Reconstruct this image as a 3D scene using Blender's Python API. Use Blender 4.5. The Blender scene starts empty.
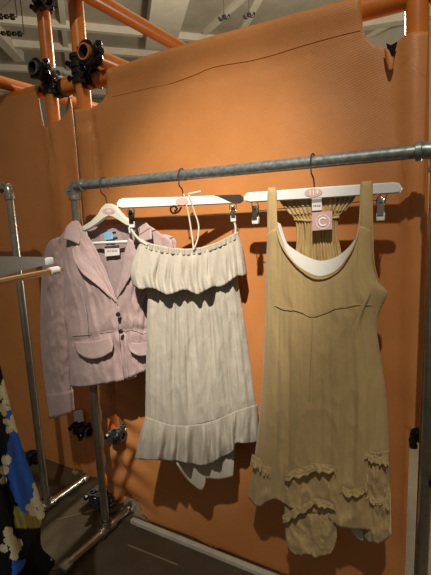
import bpy, bmesh, math, random
import numpy as np
from mathutils import Vector, Matrix, noise

random.seed(7)
PI = math.pi
SC = bpy.context.scene
COL = SC.collection

# ------------------------------------------------------------------ camera geometry
F = 425.0
CAM = np.array([0.0, 0.0, 1.35])
_down = np.array([108.0, 2527.0, F]); _down /= np.linalg.norm(_down)
_v = np.array([-541 - 215.5, 247 - 287.5, F]); _v /= np.linalg.norm(_v)
_Z = -_down
_X = -(_v - (_v @ _Z) * _Z); _X /= np.linalg.norm(_X)
_Y = np.cross(_Z, _X)
R = np.array([_X, _Y, _Z])

def ray(x, y):
    return R @ np.array([(x - 215.5) / F, (y - 287.5) / F, 1.0])
def at_y(x, y, Y):
    d = ray(x, y); return CAM + (Y - CAM[1]) / d[1] * d
def at_z(x, y, Z):
    d = ray(x, y); return CAM + (Z - CAM[2]) / d[2] * d
def at_x(x, y, X):
    d = ray(x, y); return CAM + (X - CAM[0]) / d[0] * d

class Plane:
    """vertical plane in which a garment hangs; d > 0 is towards the room"""
    def __init__(s, o, yaw=0.0):
        s.o = np.array(o, float); s.yaw = yaw
        s.n = np.array([math.sin(yaw), -math.cos(yaw), 0.0])
        s.e = np.array([math.cos(yaw), math.sin(yaw), 0.0])
    def at(s, x, y, d=0.0):
        r = ray(x, y)
        t = ((s.o + s.n * d - CAM) @ s.n) / (r @ s.n)
        return CAM + t * r

# ------------------------------------------------------------------ materials
def mat(name, base, rough=.6, metal=0.0, var=None, vscale=8.0, vstretch=(1, 1, 1), bump=None, spec=.4, sheen=0.0, coords='Object', trans=0.0):
    m = bpy.data.materials.new(name); m.use_nodes = True
    nt = m.node_tree; N = nt.nodes; L = nt.links
    b = N['Principled BSDF']
    b.inputs['Base Color'].default_value = (*base, 1)
    b.inputs['Roughness'].default_value = rough
    b.inputs['Metallic'].default_value = metal
    b.inputs['Specular IOR Level'].default_value = spec
    if sheen:
        b.inputs['Sheen Weight'].default_value = sheen
        b.inputs['Sheen Roughness'].default_value = .5
    tc = N.new('ShaderNodeTexCoord')
    if var:
        mp = N.new('ShaderNodeMapping'); mp.inputs['Scale'].default_value = vstretch
        L.new(tc.outputs[coords], mp.inputs[0])
        nz = N.new('ShaderNodeTexNoise'); nz.inputs['Scale'].default_value = vscale
        nz.inputs['Detail'].default_value = 6; nz.inputs['Roughness'].default_value = .65
        L.new(mp.outputs[0], nz.inputs['Vector'])
        cr = N.new('ShaderNodeValToRGB')
        cr.color_ramp.elements[0].position = .35; cr.color_ramp.elements[0].color = (*base, 1)
        cr.color_ramp.elements[1].position = .68; cr.color_ramp.elements[1].color = (*var, 1)
        L.new(nz.outputs['Fac'], cr.inputs[0]); L.new(cr.outputs[0], b.inputs['Base Color'])
    prev = None
    for (kind, scale, stretch, strength, dist) in (bump or []):
        mp = N.new('ShaderNodeMapping'); mp.inputs['Scale'].default_value = stretch
        L.new(tc.outputs[coords], mp.inputs[0])
        if kind == 'noise':
            t = N.new('ShaderNodeTexNoise'); t.inputs['Scale'].default_value = scale
            t.inputs['Detail'].default_value = 5; out = t.outputs['Fac']
        else:
            t = N.new('ShaderNodeTexWave'); t.inputs['Scale'].default_value = scale
            t.bands_direction = kind; t.inputs['Distortion'].default_value = .6
            out = t.outputs['Fac']
        L.new(mp.outputs[0], t.inputs['Vector'])
        bp = N.new('ShaderNodeBump'); bp.inputs['Strength'].default_value = strength
        bp.inputs['Distance'].default_value = dist
        L.new(out, bp.inputs['Height'])
        if prev: L.new(prev.outputs[0], bp.inputs['Normal'])
        prev = bp
    if prev: L.new(prev.outputs[0], b.inputs['Normal'])
    return m

M = {}
M['screen'] = mat('orange_mesh_fabric', (.55, .222, .068), .45, var=(.49, .19, .055), vscale=5, spec=.4,
                  bump=[('DIAGONAL', 70, (1, 0, 2.2), .25, .0015), ('noise', 9, (1, 1, 1), .35, .006)])
M['thread'] = mat('orange_brown_thread', (.42, .15, .042), .8)
M['orange'] = mat('orange_painted_tube', (.56, .17, .022), .32, var=(.47, .13, .016), vscale=14, spec=.5)
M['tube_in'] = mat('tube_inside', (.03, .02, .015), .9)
M['clamp'] = mat('black_clamp_metal', (.018, .017, .016), .38, .6, var=(.04, .037, .034), vscale=40)
M['clamp_zinc'] = mat('zinc_clamp_metal', (.20, .22, .23), .45, .8, var=(.08, .09, .10), vscale=60)
M['galv'] = mat('galvanised_pipe', (.40, .44, .44), .36, .75, var=(.17, .20, .205), vscale=75, vstretch=(1, 1, 1),
                bump=[('noise', 120, (1, 1, 1), .15, .001)])
M['steel'] = mat('dark_steel_pipe', (.50, .48, .42), .30, .95, var=(.36, .34, .30), vscale=25)
M['chrome'] = mat('bright_chrome', (.55, .5, .45), .16, 1.0)
M['wire'] = mat('grey_wire', (.045, .043, .04), .6, 0.0, spec=.2)
M['white_wood'] = mat('white_lacquered_wood', (.74, .75, .74), .38, var=(.70, .71, .70), vscale=6)
M['cream_wood'] = mat('cream_lacquered_wood', (.70, .68, .59), .42, var=(.64, .62, .54), vscale=6)
M['white_rubber'] = mat('white_rubber', (.78, .78, .76), .5)
M['clip_black'] = mat('black_clip_metal', (.015, .014, .014), .25, .5)
M['disc'] = mat('pink_size_disc', (.62, .40, .35), .55)
M['print_white'] = mat('white_print', (.85, .82, .80), .6)
M['print_rose'] = mat('rose_print', (.50, .32, .29), .6)
M['print_grey'] = mat('grey_print', (.16, .15, .15), .7)
M['tag_white'] = mat('white_tag', (.72, .68, .66), .7)
M['tag_blue'] = mat('blue_tag', (.16, .42, .66), .6, var=(.3, .55, .75), vscale=90)
M['tag_grey'] = mat('grey_neck_label', (.24, .22, .20), .7)
M['tag_pink'] = mat('pale_pink_card', (.60, .38, .35), .6)
WR = [('noise', 24, (1, 1, .6), .5, .010), ('noise', 90, (1, 1, .5), .3, .004)]
M['jacket'] = mat('dusty_pink_cotton', (.45, .325, .312), .85, var=(.40, .283, .27), vscale=16, spec=.15, sheen=.15, bump=WR)
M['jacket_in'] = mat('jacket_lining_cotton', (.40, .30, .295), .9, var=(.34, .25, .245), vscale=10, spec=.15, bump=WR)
M['button'] = mat('dark_button', (.02, .018, .018), .3)
M['greige'] = mat('greige_gathered_cotton', (.455, .41, .345), .88, var=(.42, .375, .312), vscale=30, vstretch=(1, 1, .15), spec=.15, sheen=.15,
                  bump=[('noise', 62, (1, 1, .09), .5, .009), ('noise', 30, (1, 1, .5), .45, .011)])
M['greige_cord'] = mat('greige_cord', (.52, .49, .41), .85)
M['cord_brown'] = mat('brown_elastic', (.022, .010, .006), .9, spec=.1)
M['khaki'] = mat('khaki_tan_viscose', (.465, .332, .155), .80, var=(.42, .295, .135), vscale=22, vstretch=(1, 1, .12), spec=.2, sheen=.2,
                 bump=[('noise', 48, (1, 1, .06), .6, .009), ('noise', 24, (1, 1, .4), .5, .012)])
M['khaki_crinkle'] = mat('khaki_crinkled_viscose', (.465, .332, .155), .80, var=(.385, .275, .12), vscale=40, spec=.2, sheen=.2,
                 bump=[('noise', 40, (1, 1, .6), .8, .014)])
M['khaki_shirr'] = mat('khaki_shirring', (.56, .39, .18), .85, var=(.34, .225, .09), vscale=70, vstretch=(1, 1, .08), spec=.15,  # khaki brightened: light from behind the racer back put into the colour
                 bump=[('noise', 110, (1, 1, .08), .9, .008)])
M['lining'] = mat('white_lining', (.52, .51, .47), .8, bump=[('noise', 40, (1, 1, .4), .3, .006)])
M['black_cloth'] = mat('black_cloth', (.008, .008, .009), .85, spec=.15, bump=[('noise', 40, (1, 1, .3), .4, .008)])
M['blue_print'] = mat('blue_print', (.016, .075, .36), .8, var=(.03, .13, .56), vscale=60, vstretch=(1, 1, .2), spec=.2)
M['cream_print'] = mat('cream_print', (.62, .56, .40), .8, var=(.48, .42, .27), vscale=60, spec=.2)
M['lime_print'] = mat('lime_print', (.36, .30, .055), .8, var=(.14, .11, .03), vscale=80, vstretch=(1, 1, .2), spec=.2)
M['floor'] = mat('stained_concrete', (.052, .040, .023), .5, var=(.088, .068, .041), vscale=3.2, spec=.4,
                 bump=[('noise', 30, (1, 1, 1), .25, .004)])
M['floor_line'] = mat('pale_floor_joint', (.20, .165, .11), .7)
M['batten'] = mat('white_batten', (.55, .52, .44), .6, var=(.42, .39, .32), vscale=12)
M['ceiling'] = mat('raw_ceiling', (.50, .47, .39), .9, var=(.40, .37, .30), vscale=2.2)
M['beam'] = mat('pale_beam', (.74, .71, .62), .8, var=(.66, .63, .54), vscale=5)
M['pipe_pale'] = mat('pale_pipe', (.60, .58, .50), .6)
M['shaded_white_plastic'] = mat('shaded_white_plastic', (.27, .275, .265), .5)  # shade on the near white hanger arm, put into its base colour
M['wall'] = mat('plaster_wall', (.52, .49, .41), .9, var=(.45, .42, .35), vscale=3)

# ------------------------------------------------------------------ object helpers
def link(o):
    COL.objects.link(o); return o
def thing(name, label, cat, loc, group=None):
    o = bpy.data.objects.new(name, None); link(o)
    o.empty_display_size = .05
    o.location = Vector([float(c) for c in loc]); o['label'] = label; o['category'] = cat
    if group: o['group'] = group
    return o
def wloc(o):
    v = Vector((0, 0, 0))
    while o: v = v + o.location; o = o.parent
    return v
def obj(name, bm, m, parent=None, smooth=True, kind=None, label=None):
    me = bpy.data.meshes.new(name)
    bm.normal_update(); bm.to_mesh(me); bm.free()
    ms = m if isinstance(m, (list, tuple)) else [m]
    for k in ms: me.materials.append(k)
    if smooth:
        for p in me.polygons: p.use_smooth = True
    o = bpy.data.objects.new(name, me); link(o)
    if parent:
        me.transform(Matrix.Translation(-wloc(parent))); o.parent = parent
    elif kind != 'structure':
        co = np.array([v.co[:] for v in me.vertices]); c = (co.min(0) + co.max(0)) / 2
        c[2] = co[:, 2].min(); me.transform(Matrix.Translation(-Vector(c))); o.location = Vector(c)
    if kind: o['kind'] = kind
    if label: o['label'] = label
    return o
def tag(o, label, cat, group=None):
    o['label'] = label; o['category'] = cat
    if group: o['group'] = group
    return o
def struct(name, bm, m, smooth=False):
    return obj(name, bm, m, None, smooth, 'structure')
def autosmooth(o, ang=40):
    bm = bmesh.new(); bm.from_mesh(o.data)
    for e in bm.edges:
        if len(e.link_faces) == 2 and e.calc_face_angle(0) > math.radians(ang): e.smooth = False
    bm.to_mesh(o.data); bm.free(); return o
def solid(o, t, off=0.0):
    s = o.modifiers.new('thickness', 'SOLIDIFY'); s.thickness = t; s.offset = off; return o

# ------------------------------------------------------------------ mesh helpers
def add_box(bm, c, size, rot=None, bev=0.0):
    r = bmesh.ops.create_cube(bm, size=1)
    vs = r['verts']
    mt = Matrix.Translation(Vector([float(k) for k in c])) @ (rot.to_4x4() if rot else Matrix.Identity(4)) @ Matrix.Diagonal((*size, 1))
    bmesh.ops.transform(bm, matrix=mt, verts=vs)
    if bev:
        es = list({e for v in vs for e in v.link_edges})
        bmesh.ops.bevel(bm, geom=es, offset=bev, segments=2, affect='EDGES', profile=.5)
    return vs
def spline(pts, n):
    """Catmull-Rom resample by arc length"""
    p = np.array(pts, float)
    if len(p) == 2:
        t = np.linspace(0, 1, n)[:, None]; return p[0] * (1 - t) + p[1] * t
    q = np.vstack([2 * p[0] - p[1], p, 2 * p[-1] - p[-2]])
    out = []
    for i in range(1, len(q) - 2):
        for t in np.linspace(0, 1, 16, endpoint=False):
            a, b, c, d = q[i - 1], q[i], q[i + 1], q[i + 2]
            out.append(.5 * (2 * b + (c - a) * t + (2 * a - 5 * b + 4 * c - d) * t * t + (3 * b - a - 3 * c + d) * t ** 3))
    out.append(p[-1]); out = np.array(out)
    s = np.concatenate([[0], np.cumsum(np.linalg.norm(np.diff(out, axis=0), axis=1))])
    ss = np.linspace(0, s[-1], n)
    return np.stack([np.interp(ss, s, out[:, k]) for k in range(out.shape[1])], 1)
def add_tube(bm, pts, r, seg=14, caps=True, rad=None):
    pts = [Vector([float(c) for c in p]) for p in pts]
    rings = []; prevn = None
    for i, p in enumerate(pts):
        t = (pts[min(i + 1, len(pts) - 1)] - pts[max(i - 1, 0)]).normalized()
        if prevn is None:
            a = Vector((0, 0, 1)) if abs(t.z) < .9 else Vector((1, 0, 0))
            nrm = (a - t * a.dot(t)).normalized()
        else:
            nrm = (prevn - t * prevn.dot(t)).normalized()
        prevn = nrm; b = t.cross(nrm)
        rr = rad[i] if rad is not None else r
        rings.append([bm.verts.new(p + (nrm * math.cos(k * 2 * PI / seg) + b * math.sin(k * 2 * PI / seg)) * rr) for k in range(seg)])
    for i in range(len(rings) - 1):
        for k in range(seg):
            bm.faces.new((rings[i][k], rings[i][(k + 1) % seg], rings[i + 1][(k + 1) % seg], rings[i + 1][k]))
    if caps:
        bm.faces.new(rings[0][::-1]); bm.faces.new(rings[-1])
    return rings
def tube(name, pts, r, m, parent=None, seg=14, n=None, label=None):
    bm = bmesh.new()
    if n: pts = spline(pts, n)
    add_tube(bm, pts, r, seg)
    return autosmooth(obj(name, bm, m, parent, label=label))
def open_tube(bm, a, b, r, wall=.006, seg=24):
    """hollow pipe with a visible bore"""
    a = Vector([float(c) for c in a]); b = Vector([float(c) for c in b])
    t = (b - a).normalized(); h = Vector((0, 0, 1)) if abs(t.z) < .9 else Vector((1, 0, 0))
    u = (h - t * h.dot(t)).normalized(); w = t.cross(u)
    def ring(p, rr): return [bm.verts.new(p + (u * math.cos(k * 2 * PI / seg) + w * math.sin(k * 2 * PI / seg)) * rr) for k in range(seg)]
    rs = [ring(a, r), ring(b, r), ring(b, r - wall), ring(a, r - wall)]
    for i in range(4):
        A, B = rs[i], rs[(i + 1) % 4]
        for k in range(seg):
            f = bm.faces.new((A[k], A[(k + 1) % seg], B[(k + 1) % seg], B[k]))
            f.material_index = 1 if i == 2 else 0
def slab(name, pl, poly, d0, d1, m, parent, n=0, bev=0.0015, smooth=True, label=None):
    """solid plate: a closed outline in a plane, given thickness d1-d0"""
    P = spline(list(poly) + [poly[0]], n)[:-1] if n else np.array(poly, float)
    bm = bmesh.new()
    dm = (d0 + d1) / 2
    base = [pl.at(x, y, d1) for x, y in P]
    a = [bm.verts.new(Vector(p)) for p in base]
    b = [bm.verts.new(Vector(p - pl.n * (d1 - d0))) for p in base]
    fa = bm.faces.new(a); bm.faces.new(b[::-1])
    k = len(a)
    for i in range(k): bm.faces.new((a[i], b[i], b[(i + 1) % k], a[(i + 1) % k]))
    bmesh.ops.recalc_face_normals(bm, faces=bm.faces)
    if bev:
        es = [e for e in bm.edges if len(e.link_faces) == 2 and any(len(f.verts) == k for f in e.link_faces)]
        bmesh.ops.bevel(bm, geom=es, offset=bev, segments=2, affect='EDGES', clamp_overlap=True)
    return autosmooth(obj(name, bm, m, parent, smooth, label=label), 35)
def coons(top, bot, left, right, nu, nv):
    T, B = spline(top, nu), spline(bot, nu); L_, R_ = spline(left, nv), spline(right, nv)
    T[0] = L_[0]; T[-1] = R_[0]; B[0] = L_[-1]; B[-1] = R_[-1]
    u = np.linspace(0, 1, nu)[None, :, None]; v = np.linspace(0, 1, nv)[:, None, None]
    ruled1 = (1 - v) * T[None] + v * B[None]
    ruled2 = (1 - u) * L_[:, None] + u * R_[:, None]
    bil = (1 - u) * (1 - v) * T[0] + u * (1 - v) * T[-1] + (1 - u) * v * B[0] + u * v * B[-1]
    return ruled1 + ruled2 - bil
def nz(x, y, z=0.0):
    return noise.noise(Vector((x, y, z)))
def sheet(name, pl, top, bot, left, right, dfun, m, parent, nu=40, nv=50, back=None, thick=.0022, pxfun=None, matfun=None, label=None):
    """cloth surface spanning four boundary curves; dfun gives its distance in front of the hanging plane.
    back(u, v) adds the rear side of the garment, sharing the side edges"""
    G = coons(top, bot, left, right, nu, nv)
    bm = bmesh.new()
    V = [[None] * nu for _ in range(nv)]; px = np.zeros((nv, nu, 2))
    for j in range(nv):
        for i in range(nu):
            u = i / (nu - 1); v = j / (nv - 1)
            x, y = G[j, i]
            if pxfun:
                dx, dy = pxfun(u, v); x += dx; y += dy
            px[j, i] = (x, y)
            V[j][i] = bm.verts.new(Vector(pl.at(x, y, dfun(u, v))))
    for j in range(nv - 1):
        for i in range(nu - 1):
            f = bm.faces.new((V[j][i], V[j + 1][i], V[j + 1][i + 1], V[j][i + 1]))
            if matfun: f.material_index = matfun(*(px[j, i] + px[j + 1, i + 1]) / 2)
    if back:
        W = [[None] * nu for _ in range(nv)]
        for j in range(nv):
            for i in range(nu):
                u = i / (nu - 1); v = j / (nv - 1)
                if i in (0, nu - 1): W[j][i] = V[j][i]; continue
                p = pl.at(px[j, i, 0], px[j, i, 1], 0) - pl.n * back(u, v)
                W[j][i] = bm.verts.new(Vector(p))
        for j in range(nv - 1):
            for i in range(nu - 1):
                bm.faces.new((W[j][i], W[j][i + 1], W[j + 1][i + 1], W[j + 1][i]))
    o = obj(name, bm, m, parent, label=label)
    if thick: solid(o, thick, 0.0)
    return o
def arch(u, p=.55):
    return max(0.0, 4 * u * (1 - u)) ** p
def text_mesh(name, txt, pl, px, py, d, size, m, parent, roll=0.0):
    cu = bpy.data.curves.new(name, 'FONT'); cu.body = txt; cu.size = size
    cu.align_x = 'CENTER'; cu.align_y = 'CENTER'; cu.extrude = .0004
    t = bpy.data.objects.new(name, cu); link(t)
    dg = bpy.context.evaluated_depsgraph_get()
    me = bpy.data.meshes.new_from_object(t.evaluated_get(dg))
    bpy.data.objects.remove(t)
    p = pl.at(px, py, d)
    mt = Matrix.Translation(Vector(p)) @ Matrix.Rotation(pl.yaw, 4, 'Z') @ Matrix.Rotation(PI / 2, 4, 'X') @ Matrix.Rotation(roll, 4, 'Z')
    me.transform(mt); me.transform(Matrix.Translation(-wloc(parent)))
    me.materials.clear(); me.materials.append(m)
    o = bpy.data.objects.new(name, me); link(o); o.parent = parent
    return o

def crease(u, v, seed, s=7.0, k=1.0):
    a = 1 - abs(nz(u * s + 1.7 * v * k, v * s * .8 - u * 2, seed * 7.3)) * 2.2
    b = 1 - abs(nz(u * s * 2.1 - 2.5 * v * k, v * s * 1.5 + u * 3, seed * 3.1 + 4)) * 2.2
    return max(0, a) ** 3 + .5 * max(0, b) ** 3
# ------------------------------------------------------------------ room
def quad(name, pts, m, t):
    bm = bmesh.new(); a = [bm.verts.new(Vector([float(c) for c in p])) for p in pts]; f = bm.faces.new(a)
    r = bmesh.ops.extrude_face_region(bm, geom=[f]); vs = [g for g in r['geom'] if isinstance(g, bmesh.types.BMVert)]
    bmesh.ops.translate(bm, vec=Vector(t), verts=vs); bmesh.ops.recalc_face_normals(bm, faces=bm.faces)
    return struct(name, bm, m)
X0, X1, Y0, Y1, ZC = -9.0, 4.0, -2.5, 8.5, 4.4
quad('floor', [(X0, Y0, 0), (X1, Y0, 0), (X1, Y1, 0), (X0, Y1, 0)], M['floor'], (0, 0, -.1))
quad('ceiling', [(X0, Y0, ZC), (X1, Y0, ZC), (X1, Y1, ZC), (X0, Y1, ZC)], M['ceiling'], (0, 0, .1))
quad('wall_back', [(X0, Y1, 0), (X1, Y1, 0), (X1, Y1, ZC), (X0, Y1, ZC)], M['wall'], (0, .1, 0))
quad('wall_left', [(X0, Y0, 0), (X0, Y1, 0), (X0, Y1, ZC), (X0, Y0, ZC)], M['wall'], (-.1, 0, 0))
quad('wall_right', [(X1, Y0, 0), (X1, Y1, 0), (X1, Y1, ZC), (X1, Y0, ZC)], M['wall'], (.1, 0, 0))

def beam(n, a, b, w, h, m=None, top=ZC):
    w *= 1.65; h *= 1.4
    """ceiling beam from pixel a to pixel b, traced on the plane of its underside"""
    zb = top - h
    A = at_z(*a, zb); B = at_z(*b, zb)
    A = Vector(A); B = Vector(B); d = (B - A); ln = d.length
    rot = Matrix.Rotation(math.atan2(d.y, d.x), 3, 'Z')
    bm = bmesh.new(); add_box(bm, ((A + B) / 2 + Vector((0, 0, h / 2))), (ln, w, h), rot, .004)
    return struct('trim_%d' % n, bm, m or M['beam'])
beam(1, (-60, 90), (150, 98), .16, .10)
beam(2, (-60, 68), (150, 78), .07, .08)
beam(3, (-60, 42), (260, 66), .07, .08)
beam(4, (-60, 18), (400, 60), .06, .08)
beam(5, (56, -40), (72, 100), .05, .05)
beam(6, (175, -20), (160, 50), .30, .16)
beam(7, (262, -6), (238, 40), .07, .06)
beam(8, (250, -6), (205, 35), .05, .05)
beam(9, (330, 34), (431, 18), .12, .10)
beam(10, (330, 52), (431, 26), .05, .06)
beam(11, (330, 62), (431, 2), .04, .05)
beam(12, (-20, 20), (20, 62), .10, .12)

def cable(px, py, lab):
    p = at_z(px, py, 3.5)
    t = thing('ceiling_cable_hook', lab, 'cable', (p[0], p[1], 3.47), 'cables hanging from the ceiling')
    tube('cable', [(p[0], p[1], ZC), (p[0], p[1], 3.51)], .005, M['wire'], t, 8)
    bm = bmesh.new()
    add_box(bm, (p[0], p[1], 3.5), (.04, .04, .04), None, .006)
    for s in (-1, 1):
        add_tube(bm, spline([(p[0], p[1], 3.495), (p[0] + s * .04, p[1], 3.475), (p[0] + s * .065, p[1], 3.51)], 8), .013, 8)
    obj('hook', bm, M['clamp'], t)
cable(224, 17, 'dark ceiling hook on a thin cable, left one of the pair above the tall screen')
cable(249, 15, 'dark ceiling hook on a thin cable, right one of the pair above the tall screen')

def turnbuckle(px, py, lab):
    p = Vector(at_z(px, py, 3.9)); q = Vector(at_z(px - 60, py - 2, 3.9)); d = (q - p).normalized()
    t = thing('cable_tensioner', lab, 'cable fitting', p, 'tensioners under the ceiling at the left')
    tube('rod', [p, p + d * 1.1], .008, M['wire'], t, 8)
    bm = bmesh.new()
    for k in range(4):
        add_tube(bm, [p + d * (.03 + .07 * k), p + d * (.08 + .07 * k)], .036 - .008 * (k % 2), 10)
    obj('clamp_body', bm, M['clamp'], t)
    h = Vector((p.x, p.y, ZC)); tube('hanger_rod', [p, h], .006, M['wire'], t, 8)
turnbuckle(17, 17, 'dark cable tensioner under the ceiling at upper left, higher of the two')
turnbuckle(24, 34, 'dark cable tensioner under the ceiling at upper left, lower of the two')

# ------------------------------------------------------------------ scaffold couplers
def coupler(parent, c, ax1, ax2, r, m, name='clamp', off=None):
    """swivel clamp: two split collars with bolts and nuts; a part of its frame"""
    c = Vector([float(k) for k in c]); bm = bmesh.new()
    ax1 = Vector(ax1).normalized(); ax2 = Vector(ax2).normalized()
    off = Vector(off) if off else Vector((0, 0, 0))
    for (cc, ax) in ((c, ax1), (c + off, ax2)):
        h = Vector((0, 0, 1)) if abs(ax.z) < .9 else Vector((0, 1, 0))
        u = (h - ax * h.dot(ax)).normalized(); w = ax.cross(u)
        for dz in (-.024, .012):
            open_tube(bm, cc + ax * dz, cc + ax * (dz + .014), r + .011, .010, 20)
        open_tube(bm, cc - ax * .022, cc + ax * .022, r + .006, .005, 20)
        for s in (-1, 1):
            q = cc + w * s * (r + .016)
            add_tube(bm, [q - u * .028, q + u * .034], .007, 10)
            add_tube(bm, [q + u * .02, q + u * .034], .013, 6)
            add_tube(bm, [q - u * .028, q - u * .016], .012, 6)
            add_tube(bm, [cc + w * s * r, q + w * s * .012], .013, 8)
    if off.length > .01: add_tube(bm, [c, c + off], .018, 10)
    return autosmooth(obj(name, bm, [m, m], parent), 50)

# ------------------------------------------------------------------ fabric screens
def clip_px(poly, Y):
    return [at_y(x, y, Y) for x, y in poly]
def fabric(name, outer, holes, Y, dfun, m, parent, step=.018):
    """taut cloth with cut-outs: outline filled, cut into a fine grid, then shaped in depth"""
    bm = bmesh.new()
    for loop in [outer] + holes:
        vs = [bm.verts.new(Vector(p)) for p in clip_px(loop, Y)]
        for i in range(len(vs)): bm.edges.new((vs[i], vs[(i + 1) % len(vs)]))
    bmesh.ops.triangle_fill(bm, edges=bm.edges[:], use_beauty=True)
    xs = [v.co.x for v in bm.verts]; zs = [v.co.z for v in bm.verts]
    for lo, hi, ax in ((min(xs), max(xs), Vector((1, 0, 0))), (min(zs), max(zs), Vector((0, 0, 1)))):
        k = lo + step
        while k < hi:
            co = ax * k
            bmesh.ops.bisect_plane(bm, geom=bm.verts[:] + bm.edges[:] + bm.faces[:], plane_co=co, plane_no=ax)
            k += step
    for v in bm.verts: v.co.y += dfun(v.co.x, v.co.z)
    bmesh.ops.recalc_face_normals(bm, faces=bm.faces)
    o = obj(name, bm, m, parent); solid(o, .004, 0.0)
    return o

YS = 1.322                       # front face of the tall screen's cloth
RP = .030                        # scaffold tube radius
XB = at_y(80, 60, YS + .035)[0]  # left post of the tall screen
XR = at_y(417, 20, YS + .035)[0] # right post
XRL = at_y(416.5, 430, YS + .035)
ZR0 = at_y(417, 20, YS + .035)[2]
YB = YS + .038
ZT = at_y(384, 3.5, YB)[2]
t = thing('fabric_screen', 'tall orange fabric screen on a tube frame behind the hung clothes', 'screen', ((XB + XR) / 2, YB, 0))
scr = t
def ell(cx, cy, rx, ry, n=22, a=0):
    return [(cx + rx * math.cos(k * 2 * PI / n) * math.cos(a) - ry * math.sin(k * 2 * PI / n) * math.sin(a),
             cy + rx * math.cos(k * 2 * PI / n) * math.sin(a) + ry * math.sin(k * 2 * PI / n) * math.cos(a)) for k in range(n)]
outer = [(75, 110), (88, 109), (96, 106), (103, 101), (106, 95), (108, 85), (109, 72),
         (150, 56), (215, 37), (290, 17), (361, -1), (362, 12), (363, 28), (367, 39), (374, 46), (384, 48), (394, 44), (405, 37), (414, 35), (428, 33),
         (427, 80), (424, 250), (421.5, 418), (419, 424), (412, 426), (410, 432), (408.5, 470), (404, 600), (330, 592), (280, 573), (215, 548), (152, 522), (143, 514), (138, 503), (128, 495), (116, 498), (109, 492), (107, 470),
         (106, 440), (101, 380), (90, 280), (82, 185)]
holes = [ell(118.5, 428, 7.0, 14.5, a=-.2)]
def dscreen(x, z):
    d = .006 * nz(x * 2.1, z * 2.4, 3) + .004 * nz(x * 7, z * 5, 1)
    # rolled pole sleeves at both ends and along the top tube
    d -= .016 * math.exp(-((x - XB - .02) / .045) ** 2) * (1 if z < 1.72 else .4)
    xr = XR + (XRL[0] - XR) * (ZR0 - z) / (ZR0 - XRL[2])
    d -= .020 * math.exp(-((x - xr) / .030) ** 4)
    d -= .012 * math.exp(-((z - ZT) / .04) ** 2)
    # stitched crease below the top tube, sagging between the posts
    zc = ZT - .085 - .02 * math.sin((x + 1.2) * 2.6)
    d += .004 * math.exp(-((z - zc) / .009) ** 2) * (.5 + .5 * nz(x * 6, 1, 1))
    # vertical crease beside the left sleeve
    d += .012 * math.exp(-((x - XB - .075 - .006 * math.sin(z * 9)) / .008) ** 2)
    # drag folds low at the left post
    if z < .75:
        w = math.exp(-((x - XB - .08) / .12) ** 2) * min(1, (.75 - z) * 3)
        d += .010 * w * math.sin(z * 55 + x * 18)
    return d
fabric('fabric_panel', outer, holes, YS, dscreen, M['screen'], t)
def post(parent, x, y, z0, z1, name='post'):
    bm = bmesh.new(); open_tube(bm, (x, y, z0), (x, y, z1), RP, .005)
    return autosmooth(obj(name, bm, [M['orange'], M['tube_in']], parent))
def sseam(parent, pts, Y, df, n=60, rad=.0009):
    P = spline(pts, n); out = []
    for x, y in P:
        p = at_y(x, y, Y); out.append((p[0], Y + df(p[0], p[2]) - .0030, p[2]))
    tube('stitched_seam', out, rad, M['thread'], parent, 6)
sseam(t, [(112, 97), (128, 93), (150, 88), (170, 84), (195, 75), (215, 67), (255, 60), (300, 47), (340, 36), (361, 31)], YS, dscreen)
sseam(t, [(91.5, 110), (93, 140), (94.5, 165), (96, 188)], YS, dscreen)
post(t, XB, YB, 0.02, 2.45)
bm = bmesh.new(); sl = (XRL[0] - XR) / (XRL[2] - ZR0)
open_tube(bm, (XRL[0], YB, XRL[2]), (XR + sl * (2.6 - ZR0), YB, 2.6), RP, .005)
autosmooth(obj('post', bm, [M['orange'], M['tube_in']], t))
coupler(t, (XRL[0] - .004, YB, at_y(414, 428, YB)[2]), (0, 0, 1), (1, 0, 0), .014, M['clamp'], off=(.0, -.02, -.01))
bm = bmesh.new(); open_tube(bm, (XB - .10, YB + .005, ZT), (XR + .10, YB + .005, ZT), RP, .005)
autosmooth(obj('top_tube', bm, [M['orange'], M['tube_in']], t))
bm = bmesh.new(); open_tube(bm, (XB - .10, YB + .005, .09), (XR + .10, YB + .005, .09), RP, .005)
autosmooth(obj('bottom_tube', bm, [M['orange'], M['tube_in']], t))
coupler(t, (XB, YB, at_y(81, 78, YB)[2]), (0, 0, 1), (1, 0, 0), RP, M['clamp'], off=(.05, 0, -.01))
q = at_y(83, 51, 1.26)
coupler(t, (XB, YB, q[2] + .01), (0, 0, 1), (0, 1, 0), RP + .003, M['clamp'], off=(q[0] - XB, 1.295 - YB, -.01))
p = at_y(115, 436, YS - .03); coupler(t, p, (0, 0, 1), (1, 0, 0), .013, M['clamp_zinc'], off=(.026, 0, .012))
p = at_y(94, 497, YS - .02); coupler(t, p, (0, 0, 1), (0, 1, 0), .015, M['clamp_zinc'], off=(.022, 0, -.008))
p = at_y(108, 497, YB - .06); coupler(t, p, (0, 0, 1), (1, 0, 0), .018, M['clamp_zinc'], off=(-.03, 0, -.01))
# fold of cloth with a dark tip pushed through below the cut-out
pl = Plane((0, YS - .022, 1), 0)
slab('strap_end', pl, [(386, 43), (391, 45), (397, 41.5), (395.5, 48), (393, 56), (391, 57), (387.5, 50)], -.004, .004, M['black_cloth'], t, bev=.0005)
sheet('strap_loop', pl, [(384.5, 48), (390, 51)], [(389, 71), (392, 70)], [(384.5, 48), (386, 60), (389, 71)], [(390, 51), (394, 60), (392, 70)],
      lambda u, v: .004 * math.sin(u * PI), M['screen'], t, 6, 10, thick=.003)

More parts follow.
